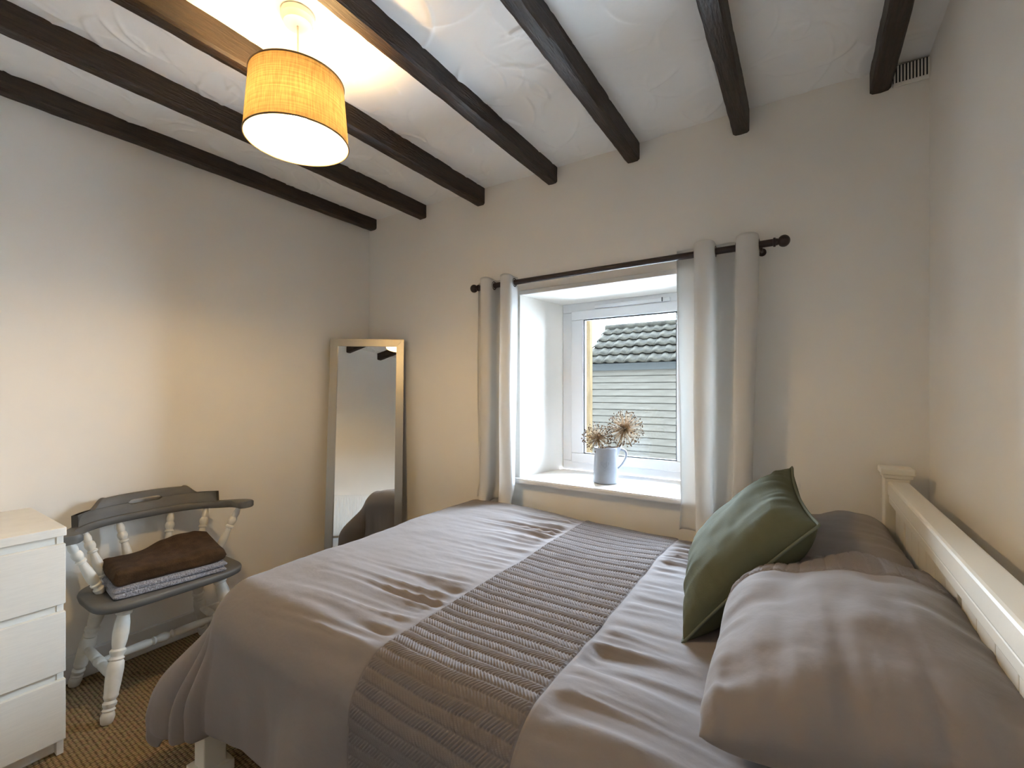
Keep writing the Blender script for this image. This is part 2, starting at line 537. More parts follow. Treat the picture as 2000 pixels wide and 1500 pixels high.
# ------------------------------------------------------------------ ceiling beams
beam_right = [-2.562, -2.078, -1.603, -1.118, -0.672, -0.198, 0.268]
beam_lab = ['dark stained ceiling beam running tight along the wall behind the chair',
            'second dark ceiling beam from the wall behind the chair',
            'dark ceiling beam beside the pendant lamp, on the mirror side',
            'dark ceiling beam beside the pendant lamp, on the headboard side',
            'dark ceiling beam that meets the wall above the curtain pole middle',
            'second dark ceiling beam from the headboard wall',
            'dark ceiling beam ending beside the slotted air vent']
for k, xr in enumerate(beam_right):
    wd = 0.062 if k else 0.07
    dp = ZC - (2.397, 2.377, 2.360, 2.368, 2.364, 2.354, 2.366)[k]
    ys = np.linspace(YN - 0.02, YB + 0.01, 130)
    cs = [(-wd, 0.03), (-wd, -dp + 0.008), (-wd + 0.008, -dp), (-wd / 2, -dp - 0.001), (-0.008, -dp), (0, -dp + 0.008), (0, -dp / 2), (0, 0.03)]
    P = np.zeros((len(ys), len(cs), 3))
    for j, (cx, cz) in enumerate(cs):
        n1 = noise2(ys * 3 + 10 * k, np.full_like(ys, j * 0.7), 40 + k, 3) * 0.002 + noise2(ys * 30, np.full_like(ys, j * 3.1), 60 + k, 2) * 0.0011
        n2 = noise2(ys * 3 + 10 * k, np.full_like(ys, j * 0.7 + 9), 80 + k, 3) * 0.0018 + noise2(ys * 30, np.full_like(ys, j * 3.1), 90 + k, 2) * 0.0009
        P[:, j, 0] = xr + cx + n1; P[:, j, 1] = ys; P[:, j, 2] = ZC + cz + (n2 if cz < 0 else 0)
    me = grid_mesh('ceiling_beam', P - np.array([xr, 0, ZC]))
    o = link('ceiling_beam', me, M['beam'], loc=(xr, 0, ZC))
    autosmooth(o, 40)
    tag(o, beam_lab[k], 'beam', 'dark ceiling beams', 'thing')

# slotted air vent beside the last beam
vt = thing('air_vent', (0.32, YB - 0.002, 2.405), 'white air vent with dark vertical slots high in the corner by a beam', 'vent')
box('cavity', -0.046, 0.054, -0.004, 0.001, -0.035, 0.04, M['vent_dark'], vt, 0)
for k in range(11):
    x = -0.044 + k * 0.0094
    box('slat', x, x + 0.0048, -0.009, -0.003, -0.027, 0.036, M['plastic'], vt, 0)
box('rim', -0.046, 0.054, -0.011, -0.003, -0.04, -0.026, M['plastic'], vt, 0.002)

# little round blanking plate on the window wall
bp_ = lathe('blanking_plate', [(0, 0.021), (0.5, 0.021), (0.8, 0.018), (1.0, 0.013)], (0, 0, 0), (0, -0.006, 0), M['wall'])
bp_.location = (-0.035, YB, 0.862)
tag(bp_, 'small round painted-over blanking plate on wall beside curtain', 'wall plate')


# ================================================================== bed
BX0, BX1, BY0, BY1 = -1.69, 0.25, 0.685, 2.085
bed = thing('bed', (-0.7, 1.38, 0), 'ivory painted wooden double bed frame with slatted headboard', 'bed')
bo = np.array([-0.7, 1.38, 0])


def bb(n, x0, x1, y0, y1, z0, z1, bev=0.004, parent=bed, m='bedwhite'):
    return box(n, x0 - bo[0], x1 - bo[0], y0 - bo[1], y1 - bo[1], z0, z1, M[m], parent, bev)


for yc in (0.69, 2.075):
    p = bb('headboard_post', 0.236, 0.306, yc - 0.035, yc + 0.035, 0, 0.942, 0.004)
    bb('cap', 0.2245, 0.3175, yc - 0.0465, yc + 0.0465, 0.955, 0.977, 0.004, p)
    bb('cap_moulding', 0.231, 0.311, yc - 0.04, yc + 0.04, 0.942, 0.955, 0.003, p)
bb('top_rail', 0.243, 0.303, 0.725, 2.04, 0.882, 0.932, 0.007)
bb('rail_moulding', 0.2465, 0.2995, 0.725, 2.04, 0.856, 0.882, 0.004)
bb('lower_rail', 0.25, 0.296, 0.725, 2.04, 0.30, 0.40, 0.004)
groups = [(1.985, 1.832, 2), (1.806, 1.250, 6), (1.224, 0.75, 5)]
for a, b, n in groups:
    wb = (a - b) / n
    for k in range(n):
        y1 = a - k * wb
        bb('headboard_slat', 0.258, 0.276, y1 - wb + 0.0012, y1 - 0.0012, 0.38, 0.862, 0.002)
for y in (1.819, 1.237):
    bb('backing_strip', 0.276, 0.286, y - 0.03, y + 0.03, 0.38, 0.862, 0)
for yc in (0.70, 2.07):
    p = bb('foot_post', -1.665, -1.597, yc - 0.034, yc + 0.034, 0.012, 0.33, 0.004)
    bb('foot_block', -1.682, -1.580, yc - 0.051, yc + 0.051, 0, 0.035, 0.004, p)
bb('foot_rail', -1.65, -1.615, 0.73, 2.04, 0.20, 0.32)
for y in (0.69, 2.06):
    bb('side_rail', -1.60, 0.24, y - 0.0125, y + 0.0125, 0.22, 0.37)

# mattress with its fitted sheet
def rounded_slab(x0, x1, y0, y1, z0, z1, r, seg=5):
    bm = bmesh.new(); add_box(bm, x0, x1, y0, y1, z0, z1, r, seg)
    return bm


mo = (-0.7, 1.38, 0.30)
mt = thing('mattress', mo, 'mattress in a blue grey fitted sheet showing below the pillows', 'mattress')
o = link('fitted_sheet', bm_mesh('m', rounded_slab(-1.655 + .7, 0.235 + .7, 0.70 - 1.38, 2.05 - 1.38, 0, 0.23, 0.05)), M['sheet'], mt, True)
sp = [(-1.62 + .7, 0.697 - 1.38, 0.17), (0.2 + .7, 0.697 - 1.38, 0.17)]
tube('seam_piping', sp, 0.004, M['sheet'], mt, 6)

# ------------------------------------------------------------------ duvet
ZT = 0.605; RD = 0.13
dxa, dya, dyb = BX0 + 0.02 + RD, BY0 - 0.015 + RD, BY1 - 0.02 - 0.06     # where the flat top ends (foot, near, far)
LF, LN = 0.55, 0.52                     # cloth beyond the flat top
BANDX = (-0.885, -0.455)


def overhang(d, Rr, flare):
    arc = math.pi * Rr / 2
    o = np.where(d < arc, Rr * np.sin(np.clip(d, 0, arc) / Rr), Rr + flare * (d - arc))
    z = np.where(d < arc, Rr * (1 - np.cos(np.clip(d, 0, arc) / Rr)), Rr + (d - arc) * 0.985)
    return o, z


def duvet_points(sx, ty):
    """sx, ty: cloth coordinates (metres, world-like on the top)."""
    a = np.clip(dxa - sx, 0, None)            # beyond the foot
    b = np.clip(dya - ty, 0, None)            # beyond the near side
    c = np.clip(ty - dyb, 0, None)            # beyond the far side
    pw = 5.0
    d = (a ** pw + b ** pw) ** (1 / pw)
    th = np.arctan2(b, a + 1e-9)              # 0 = foot side, pi/2 = near side
    corner = np.sin(2 * th) * (a > 0) * (b > 0)
    o, dz = overhang(d, RD, 0.06)
    hang = sstep(0.16, 0.44, d)
    # foot-side ear that hangs out at the corner, with a deep fold before the near side bulge
    o = o + hang * (0.12 * np.exp(-((th - 0.66) / 0.30) ** 2) * (b > 0) + 0.075 * corner - 0.065 * np.exp(-((th - 1.02) / 0.09) ** 2)
                    + 0.028 * np.exp(-((th - 1.20) / 0.07) ** 2) - 0.035 * np.exp(-((th - 1.32) / 0.05) ** 2) + 0.03 * np.exp(-((th - 1.45) / 0.1) ** 2)) * np.where((a > 0) & (b > 0), 1, 0) 
    # soft waves along the hanging sides
    side = np.where(b >= a, sx, ty)
    o = o + hang * (0.016 * np.sin(side * 11 + 0.6) + 0.012 * noise2(side * 9, d * 2, 21, 2)) * (1 - 0.6 * corner)
    # puffy hem rolling under
    lim = np.where(b >= a, LN, LF) * np.where(corner > 0, 1.0 + 0.10 * corner, 1.0)
    roll = sstep(lim - 0.05, lim + 0.02, d)
    o = o - 0.05 * roll
    dz = dz - 0.03 * roll * roll
    x = np.maximum(sx, dxa) - o * np.cos(th) * (d > 0)
    y = np.maximum(ty, dya) - o * np.sin(th) * (d > 0)
    oc, zc = overhang(c, 0.06, 0.0)
    y = np.minimum(y, dyb) * (c > 0) + y * (c <= 0) + oc
    dz = dz + zc
    # loft of the filling and slow billows on the top
    top = 1 - sstep(0.0, 0.25, d)
    z = ZT - dz + top * (0.018 * np.cos((sx + 0.85) * 1.7) + 0.014 * noise2(sx * 2.4 + 3, ty * 2.4, 2, 2))
    z = z + 0.035 * sstep(-1.0, -1.45, sx) * top * sstep(0.5, 1.3, ty) * 0.6
    # gathers pulled in along both seams of the quilted band
    dl = np.clip(BANDX[0] - sx, 0, None); dr = np.clip(sx - BANDX[1], 0, None)
    inside = (sx > BANDX[0]) & (sx < BANDX[1])
    yy = ty + 0.22 * np.clip(dl, 0, 0.5) * 0.5 - 0.05 * dr
    g1 = noise2(yy * 24, dl * 1.1 + 4, 31, 2); g2 = noise2(yy * 26 + 8, dr * 1.5 + 9, 33, 2)
    rip = lambda g: 0.55 - 1.5 * np.abs(g) ** 0.9
    env_l = np.exp(-(dl / 0.27) ** 1.6) * sstep(-0.002, 0.06, dl)
    env_r = np.exp(-(dr / 0.20) ** 1.6) * sstep(-0.002, 0.05, dr)
    mod = 0.35 + 0.65 * np.clip(noise2(ty * 2.2, sx * 0.0 + 3, 35, 1) + 0.6, 0, 1)
    z = z + (0.020 * rip(g1) * env_l + 0.017 * rip(g2) * env_r) * mod * (1 - 0.75 * sstep(0.02, 0.2, d))
    fine = noise2(sx * 3 + 3, yy * 30, 37, 2)
    z = z + 0.0035 * fine * (env_l + env_r) * (1 - sstep(0.1, 0.3, d))
    # sharp creases between band and pillows, puckers by the window corner
    z = z + 0.010 * noise2(sx * 9 + ty * 5, ty * 11 - sx * 6, 39, 2) * sstep(-0.42, -0.30, sx) * sstep(1.45, 1.7, ty)
    z = z + 0.0035 * noise2(sx * 7, ty * 9, 41, 3) * (1 - inside)
    dishx = np.exp(-((sx - (BANDX[0] + BANDX[1]) / 2) / 0.24) ** 2)
    z = z - 0.010 * dishx * top
    # large soft dents and drapes on the hanging near side
    y = y - 0.02 * hang * (b > 0) * noise2(sx * 4, d * 4, 43, 2)
    return np.stack([x, y, z], -1)


def axis(segs):
    out = []
    for a, b, st in segs:
        n = max(2, int(round((b - a) / st)))
        out += list(np.linspace(a, b, n, endpoint=False))
    out.append(segs[-1][1])
    return np.array(out)


ty = axis([(dya - LN * 1.0, dyb + 0.16, 0.0075)])
dv = thing('duvet', (-0.85, 1.4, 0.53), 'grey cotton duvet with a quilted herringbone band across the bed', 'duvet')
off = np.array([-0.85, 1.4, 0.53])
for nm, a, b in (('foot_panel', dxa - LF, BANDX[0]), ('head_panel', BANDX[1], 0.06)):
    sx = axis([(a, b, 0.0075)])
    SX, TY = np.meshgrid(sx, ty, indexing='ij')
    P = duvet_points(SX, TY)
    if nm == 'head_panel':
        P[..., 2] -= 0.05 * sstep(-0.02, 0.06, SX)
    o = link(nm, grid_mesh(nm, P - off), M['duvet'], dv, True)
    sm = o.modifiers.new('thickness', 'SOLIDIFY'); sm.thickness = 0.012; sm.offset = 0 - 1
# the band: herringbone rows stitched in relief
sxb = axis([(BANDX[0], BANDX[1], 0.00205)]); tyb = axis([(dya - LN, dyb + 0.13, 0.0026)])
SX, TY = np.meshgrid(sxb, tyb, indexing='ij')
P = duvet_points(SX, TY)
N = np.cross(np.gradient(P, axis=0), np.gradient(P, axis=1))
N /= np.linalg.norm(N, axis=-1, keepdims=True) + 1e-12
ROW, PIT = 0.0265, 0.0092


def herring(u, v):
    k = np.floor(v / ROW); f = v / ROW - k
    sgn = np.where(k % 2 == 0, 1.0, -1.0)
    ph = u / PIT + sgn * (f - 0.5) * ROW / PIT * 0.85
    s = 0.5 + 0.5 * np.cos(2 * math.pi * ph)
    edge = np.clip(np.minimum(f, 1 - f) / 0.14, 0, 1)
    return (s ** 0.8) * (0.25 + 0.75 * edge) + 0.35 * np.sin(math.pi * f) ** 0.7


wig = 0.003 * noise2(SX * 12, TY * 12, 51, 2)
h = herring(SX + wig, TY + wig + 0.03 * (SX - BANDX[0])) * 0.0050
h *= sstep(0, 0.006, SX - BANDX[0]) * sstep(0, 0.006, BANDX[1] - SX)
h += 0.002 * noise2(SX * 7, TY * 14, 53, 2) * sstep(0, 0.04, SX - BANDX[0]) * sstep(0, 0.04, BANDX[1] - SX)
P = P + N * h[..., None]
link('quilted_band', grid_mesh('quilted_band', P - off), M['band'], dv, True)


# ------------------------------------------------------------------ pillows and cushion
def pillow_surf(U, V, a, b, T, seed, pinch, wr, pw=3.0, cr=0.0, flat=0.0):
    e = np.clip((1 - np.abs(U) ** pw) * (1 - np.abs(V) ** pw), 0, None) ** 0.5
    x = a * U * (1 - pinch * (1 - V ** 2) ** 1.0 * np.abs(U) ** 3 - cr * V ** 6)
    y = b * V * (1 - pinch * (1 - U ** 2) ** 1.0 * np.abs(V) ** 3 - cr * U ** 6)
    eu, ev = np.exp(-((1 - np.abs(U)) / 0.30)), np.exp(-((1 - np.abs(V)) / 0.30))
    wrk = noise2(V * 7 + 5, np.abs(U) * 1.2, seed, 2) * eu * 0.016 * wr + noise2(U * 7 + 5, np.abs(V) * 1.2 + 7 * (V > 0), seed + 2, 2) * ev * 0.016 * wr
    wrk = wrk + noise2(U * 2.2 + V, V * 2.2 - U, seed + 5, 2) * 0.010 * wr
    return x, y, T * e + wrk * e ** 0.7, -T * e * (1 - flat)


def pillow_points(a, b, T, n, seed, flat=0.0, pinch=0.07, wr=1.0, cr=0.0):
    u = np.linspace(-1, 1, n)
    u = np.sign(u) * np.abs(u) ** 0.8
    U, V = np.meshgrid(u, u, indexing='ij')
    return pillow_surf(U, V, a, b, T, seed, pinch, wr, cr=cr, flat=flat)


def soft(name, thing_, O, ex, ey, ez, a, b, T, seed, m, n=70, flat=0.0, pinch=0.03, wr=1.0, bend=None, part='cover'):
    x, y, zt, zb = pillow_points(a, b, T, n, seed, flat, pinch, wr, 0.05)
    if bend is not None:
        dz = bend(x, y); zt = zt + dz; zb = zb + dz
    ex, ey, ez = [np.array(k) for k in (ex, ey, ez)]
    loc = np.array(thing_.location)

    def W(z):
        return O + x[..., None] * ex + y[..., None] * ey + z[..., None] * ez - loc
    Pt, Pb = W(zt), W(zb)
    mt_, mb_ = grid_mesh('a', Pt), grid_mesh('b', Pb[::-1])
    bm = bmesh.new(); bm.from_mesh(mt_); bm.from_mesh(mb_)
    bmesh.ops.remove_doubles(bm, verts=bm.verts, dist=0.0004)
    o = link(part, bm_mesh(name, bm), m, thing_, True)
    return o, Pt, (x, y, zt)


def basis(ex, ey):
    ex = Vector(ex).normalized(); ey = Vector(ey); ey = (ey - ex * ey.dot(ex)).normalized()
    return np.array(ex), np.array(ey), np.array(ex.cross(ey))


# far pillow (against the window wall)
ex, ey, ez = basis((1, 0.02, 0.22), (0, 1, 0))
pf = thing('pillow', (0.02, 1.78, 0.6), 'flat grey pillow lying in the corner behind the green cushion', 'pillow', 'grey pillows on the bed')
soft('pillow_far', pf, np.array([-0.005, 1.765, 0.715]), ex, ey, ez, 0.26, 0.335, 0.09, 61, M['duvet'], wr=0.8, flat=0.25)
# near pillow
ex, ey, ez = basis((1, 0.03, 0.17), (-0.02, 1, 0.0))
pn = thing('pillow', (0.05, 1.15, 0.6), 'plump grey pillow with a quilted strip, against headboard, nearest the open bed side', 'pillow', 'grey pillows on the bed')
NO = np.array([0.065, 1.145, 0.722])
oc, Pt, (px, py, pz) = soft('pillow_near', pn, NO, ex, ey, ez, 0.235, 0.375, 0.125, 67, M['duvet'], n=110, wr=1.3, flat=0.35)
# quilted strip at its far end
U, V = np.meshgrid(np.linspace(-0.93, 0.93, 240), np.linspace(0.22, 0.74, 90), indexing='ij')
qx, qy, qz, _ = pillow_surf(U, V, 0.235, 0.375, 0.125, 67, 0.03, 1.3, cr=0.05)
qe = sstep(0.22, 0.25, V) * sstep(0.74, 0.71, V) * sstep(0.93, 0.88, np.abs(U))
qz = qz - 0.0012 + qe * (0.0025 + herring(qy, qx) * 0.0036)
Pq = NO + qx[..., None] * ex + qy[..., None] * ey + qz[..., None] * ez - np.array(pn.location)
link('quilted_strip', grid_mesh('quilted_strip', Pq), M['band'], pn, True)

# green cushion leaning on the pillows
A = np.array([-0.254, 1.19, 0.62]); B = np.array([0.025, 1.352, 0.912]); D = np.array([-0.318, 1.674, 0.685])
e1 = (B - A); e2 = (D - A)
cc = A + (e1 + e2) / 2
ex, ey, ez = basis(e1, e2)
if ez[0] > 0: ez = -ez
ex, ey = e1 / np.linalg.norm(e1), e2 / np.linalg.norm(e2)
cu = thing('cushion', tuple(cc), 'olive green linen scatter cushion leaning against the grey pillows', 'cushion')
fl = 1
ha, hb = np.linalg.norm(e1) / 2 * 1.02, np.linalg.norm(e2) / 2 * 1.02
x, y, zt, zb = pillow_points(ha, hb, 0.088, 80, 71, 0.0, 0.10, 0.75)
skew = 0.12
Pt = cc + (x[..., None]) * ex + (y[..., None]) * ey - np.array(cu.location)
Pf = Pt + zt[..., None] * ez; Pk = Pt + zb[..., None] * ez
mf, mk = grid_mesh('a', Pf[::-1]), grid_mesh('b', Pk)
bm = bmesh.new(); bm.from_mesh(mf); bm.from_mesh(mk)
bmesh.ops.remove_doubles(bm, verts=bm.verts, dist=0.0004)
link('cover', bm_mesh('cushion_cover', bm), M['cushion'], cu, True)
ring = list(Pt[:, 0]) + list(Pt[-1, 1:]) + list(Pt[-2::-1, -1]) + list(Pt[0, -2:0:-1])
ring = [Vector(p) for p in ring]
ctr = Vector((0, 0, 0))
ring2 = [p + (p - ctr).normalized() * 0.004 for p in ring]
tube('seam_edge', ring2[::2], 0.0042, M['cushion_seam'], cu, 6, close=True)


# ================================================================== chest of drawers
cx0, cx1, cy0, cy1 = -2.60, -2.125, -0.335, 0.465
ch = thing('chest_of_drawers', ((cx0 + cx1) / 2, (cy0 + cy1) / 2, 0), 'white three drawer chest standing beside the grey and white chair', 'chest')
co = (cx0 + cx1) / 2, (cy0 + cy1) / 2


def cb(n, x0, x1, y0, y1, z0, z1, bev=0.0015, parent=ch):
    return box(n, x0 - co[0], x1 - co[0], y0 - co[1], y1 - co[1], z0, z1, M['chest'], parent, bev)


cb('top', cx0, cx1 + 0.0, cy0, cy1, 0.752, 0.78)
for y in (cy0 + 0.004, cy1 - 0.022):
    cb('side_panel', cx0, cx1 - 0.018, y, y + 0.018, 0, 0.752)
cb('back_panel', cx0, cx0 + 0.006, cy0 + 0.022, cy1 - 0.022, 0.03, 0.752)
cb('plinth', cx1 - 0.06, cx1 - 0.045, cy0 + 0.022, cy1 - 0.022, 0, 0.05)
for z0 in (0.055, 0.287, 0.519):
    dr = cb('drawer', cx1 - 0.02, cx1 - 0.002, cy0 + 0.002, cy1 - 0.002, z0, z0 + 0.205, 0.0015)
    cb('grip_recess', cx1 - 0.032, cx1 - 0.0205, cy0 + 0.022, cy1 - 0.022, z0 + 0.19, z0 + 0.24, 0, dr)

# ================================================================== chair
CL = (-2.375, 0.832, 0)
chair = thing('captains_chair', CL, 'grey and cream painted captains chair with turned spindles beside the chest', 'chair')
# local: +x towards the room (front), y along the wall
SZ = 0.43


def seat_outline(n=80):
    out = []
    for k in range(n):
        a = 2 * math.pi * k / n
        c, s = math.cos(a), math.sin(a)
        p = 5.0 if c > 0 else 3.0
        r = (abs(c / 0.195) ** p + abs(s / 0.272) ** p) ** (-1 / p)
        out.append((r * c, r * s))
    return out


ol = seat_outline()
rings = []
for z, sc in ((SZ - 0.032, 0.955), (SZ - 0.028, 0.985), (SZ - 0.010, 1.0), (SZ - 0.003, 0.99), (SZ, 0.965), (SZ - 0.002, 0.8), (SZ - 0.006, 0.5), (SZ - 0.007, 0.02)):
    rings.append([(x * sc, y * sc, z) for x, y in ol])
P = np.array(rings)
me = grid_mesh('seat', P, close_v=True)
bm = bmesh.new(); bm.from_mesh(me)
bmesh.ops.holes_fill(bm, edges=[e for e in bm.edges if e.is_boundary], sides=0)
link('seat', bm_mesh('seat', bm), M['chair_grey'], chair, True)


# bow: U-shaped arm rail, plan curve
def bow(wv):
    """wv in -1..1 -> plan point and tangent"""
    # straight arm ends then a broad back curve
    a = wv * math.pi / 2 * 1.0
    y = 0.318 * np.sign(np.sin(a)) * np.abs(np.sin(a)) ** 0.78
    x = -0.205 + 0.285 * (1 - np.cos(a)) ** 1.1
    return x, y


wv = np.linspace(-1, 1, 121)
bx, by = bow(wv)
tx, ty_ = np.gradient(bx), np.gradient(by)
L = np.hypot(tx, ty_); nx, ny = ty_ / L, -tx / L          # normal (points to the room side at the back)
wdt = 0.022 + 0.016 * sstep(0.72, 0.97, np.abs(wv)) - 0.022 * sstep(0.975, 1.0, np.abs(wv))
AZ = 0.665
zarm = AZ + 0.012 * sstep(0.55, 0.95, np.abs(wv))
cs = [(-1, 0.0), (-1, 0.02), (-0.8, 0.027), (0.8, 0.027), (1, 0.02), (1, 0.0), (0.8, -0.005), (-0.8, -0.005)]
P = np.zeros((len(wv), len(cs), 3))
for j, (k, z) in enumerate(cs):
    P[:, j, 0] = bx + nx * wdt * k; P[:, j, 1] = by + ny * wdt * k; P[:, j, 2] = zarm + z
me = grid_mesh('bow', P, close_v=True)
bm = bmesh.new(); bm.from_mesh(me)
bmesh.ops.holes_fill(bm, edges=[e for e in bm.edges if e.is_boundary], sides=0)
o = link('arm_bow', bm_mesh('arm_bow', bm), M['chair_grey'], chair, True); autosmooth(o, 50)
# crest with stepped shoulders and a hand slot
sel = np.abs(by) <= 0.268
sel &= np.abs(wv) < 0.80
wc, ybk = wv[sel], by[sel]
aw = np.abs(ybk)
top = AZ + 0.022 + 0.052 + 0.040 * (1 - sstep(0.155, 0.205, aw)) - 0.045 * sstep(0.235, 0.270, aw) ** 2.5 - 0.004 * (aw / 0.15) ** 2 * (aw < 0.15)
bot = np.full_like(top, AZ + 0.02)
zc_ = AZ + 0.075
sl = np.where(aw < 0.06, 0.0105 * np.sqrt(np.clip(1 - (np.clip(aw - 0.048, 0, None) / 0.012) ** 2, 0, 1)), 0.0)
parts = []
for lo, hi in ((bot, zc_ - sl), (zc_ + sl, top)):
    P = np.zeros((len(wc), 6, 3))
    lean = lambda z: -0.10 * (z - AZ)
    for j, (k, zz) in enumerate(((1, lo), (1, hi - 0.004), (0.7, hi), (-0.7, hi), (-1, hi - 0.004), (-1, lo))):
        P[:, j, 0] = bx[sel] + nx[sel] * 0.0105 * k + lean(zz); P[:, j, 1] = by[sel] + ny[sel] * 0.0105 * k; P[:, j, 2] = zz
    parts.append(grid_mesh('c', P, close_v=True))
bm = bmesh.new()
for p in parts: bm.from_mesh(p)
bmesh.ops.holes_fill(bm, edges=[e for e in bm.edges if e.is_boundary], sides=0)
o = link('crest_rail', bm_mesh('crest_rail', bm), M['chair_grey'], chair, True); autosmooth(o, 45)

SPIN = [(0, .011), (.05, .017), (.10, .0185), (.13, .012), (.15, .012), (.165, .0185), (.19, .0185), (.205, .013), (.24, .0175), (.30, .0195), (.42, .0175), (.58, .0125),
        (.60, .0125), (.615, .0175), (.64, .0175), (.655, .0125), (.68, .0155), (.72, .0185), (.77, .0175), (.80, .0125), (.82, .014), (.87, .0155), (.93, .012), (1, .008)]
for wk, sxy in ((-0.86, (-0.02, -0.205)), (-0.46, (-0.10, -0.165)), (-0.145, (-0.155, -0.062)), (0.145, (-0.155, 0.062)), (0.46, (-0.10, 0.165)), (0.86, (-0.02, 0.205))):
    tx0, ty0 = bow(np.array([wk]))
    tz = AZ + (0.008 if abs(wk) > 0.5 else 0.0)
    lathe('spindle', SPIN, (sxy[0], sxy[1], SZ - 0.006), (float(tx0[0]), float(ty0[0]), tz), M['chair_white'], chair, 16)
LEG = [(0, .014), (.015, .019), (.06, .0225), (.085, .021), (.10, .0165), (.115, .0215), (.13, .0165), (.15, .0215), (.17, .0225), (.19, .0165), (.21, .021), (.225, .0235), (.24, .0225),
       (.33, .0255), (.44, .0275), (.50, .0255), (.515, .0205), (.53, .0245), (.545, .0205), (.56, .0205), (.585, .026), (.60, .026), (.615, .0195), (.67, .024), (.75, .0265), (.83, .0245), (.885, .0205),
       (.90, .0205), (.91, .026), (.935, .026), (.945, .022), (1, .0235)]
legs = {}
for fx, fy in ((1, -1), (1, 1), (-1, -1), (-1, 1)):
    foot = Vector((0.185 if fx > 0 else -0.215, 0.245 * fy, 0.0)); head = Vector((0.115 * fx - 0.0, 0.168 * fy, SZ - 0.025))
    legs[fx, fy] = (foot, head)
    lathe('leg', LEG, foot, head, M['chair_white'], chair, 18)
STR = [(0, .010), (.05, .012), (.18, .0165), (.36, .0175), (.40, .013), (.42, .0185), (.44, .013), (.48, .0195), (.52, .0195), (.56, .013), (.58, .0185), (.60, .013), (.64, .0175), (.82, .0165), (.95, .012), (1, .010)]
mid = {}
for fy in (-1, 1):
    a = legs[1, fy][0].lerp(legs[1, fy][1], 0.37); b = legs[-1, fy][0].lerp(legs[-1, fy][1], 0.40)
    mid[fy] = a.lerp(b, 0.5)
    lathe('stretcher', STR, a, b, M['chair_white'], chair, 14)
lathe('stretcher', STR, mid[-1], mid[1], M['chair_white'], chair, 14)

# ------------------------------------------------------------------ folded throw on the chair
TL = (-2.365, 0.835, SZ - 0.004)
th_ = thing('folded_throw', TL, 'folded brown throw with grey fleece lining lying on the chair seat', 'blanket')


def folded(name, hx, hy, z0, z1, r, seed, m, warp, amp=0.006, nx_=46, ny_=60):
    """soft closed slab: superellipse section swept along y"""
    t = np.linspace(0, 2 * math.pi, nx_, endpoint=False); v = np.linspace(-1, 1, ny_)
    T, V = np.meshgrid(t, v, indexing='ij')
    se = lambda c, p: np.sign(c) * np.abs(c) ** p
    endf = (1 - np.abs(V) ** 9) ** 0.32
    x = hx * se(np.cos(T), 0.28) * (0.965 + 0.035 * endf)
    zz = (z1 - z0) / 2 * se(np.sin(T), 0.6) * (0.15 + 0.85 * endf)
    y = hy * V
    n = noise2(x * 9 + 3, y * 9 + z0 * 50, seed, 3)
    z = (z0 + z1) / 2 + zz + amp * n * (np.sin(T) > -0.2)
    x = x + 0.006 * noise2(y * 8, zz * 40, seed + 3, 2)
    x, y, z = warp(x, y, z)
    P = np.stack([x, y, z], -1)
    me = grid_mesh(name, P, close_u=True)
    bm = bmesh.new(); bm.from_mesh(me)
    bmesh.ops.holes_fill(bm, edges=[e for e in bm.edges if e.is_boundary], sides=0)
    return link(name, bm_mesh(name, bm), m, th_, True)


ang = R(-6)


def tw(dx=0, dy=0, back=0.0):
    def f(x, y, z):
        z2 = z + back * sstep(0.02, -0.12, x) * sstep(-0.12, 0.12, y)
        return x * math.cos(ang) - y * math.sin(ang) + dx, x * math.sin(ang) + y * math.cos(ang) + dy, z2
    return f


folded('fleece_lining', 0.142, 0.196, 0.0, 0.026, 0.01, 81, M['throw_grey'], tw(0.006, -0.004), 0.003)
folded('fleece_lining', 0.138, 0.198, 0.020, 0.046, 0.01, 83, M['throw_grey'], tw(0.003, 0.0), 0.003)
folded('brown_face', 0.136, 0.196, 0.038, 0.112, 0.02, 85, M['throw_brown'], tw(-0.006, 0.002, 0.035), 0.009)

# ================================================================== leaning mirror
TLp = Vector((-2.612, 1.838, 1.585)); TRp = Vector((-2.258, 2.146, 1.585))
exm = Vector((TRp.x - TLp.x, TRp.y - TLp.y, 0)); WM = exm.length; exm.normalize()
nm_ = Vector((exm.y, -exm.x, 0))
BLp = Vector((TLp.x, TLp.y, 0)) + nm_ * 0.18
upm = Vector((TLp.x, TLp.y, 1.585)) - BLp; HM = upm.length; upm.normalize()
nrm = exm.cross(upm).normalized()          # faces the room
if nrm.dot(nm_) < 0: nrm = -nrm
mr = thing('leaning_mirror', tuple(BLp + exm * WM / 2), 'tall silver framed mirror leaning across the corner on the floor', 'mirror')
mrl = Vector(mr.location)


def mpt(x, y, z): return BLp + exm * x + upm * y + nrm * z - mrl


def mbox(name, x0, x1, y0, y1, z0, z1, m, bev=0.003):
    bm = bmesh.new(); add_box(bm, x0, x1, y0, y1, z0, z1, bev)
    for v in bm.verts: v.co = mpt(*v.co)
    return link(name, bm_mesh(name, bm), m, mr)


def mtrap(name, pts, z0, z1, m):
    """mitred frame member with a slightly bevelled face"""
    bm = bmesh.new()
    lo = [bm.verts.new(mpt(x, y, z0)) for x, y in pts]; hi = [bm.verts.new(mpt(x, y, z1)) for x, y in pts]
    bm.faces.new(lo[::-1]); bm.faces.new(hi)
    for i in range(4): bm.faces.new((lo[i], lo[(i + 1) % 4], hi[(i + 1) % 4], hi[i]))
    bmesh.ops.recalc_face_normals(bm, faces=bm.faces)
    bmesh.ops.bevel(bm, geom=list(bm.edges), offset=0.0015, segments=2, affect='EDGES')
    return link(name, bm_mesh(name, bm), m, mr)


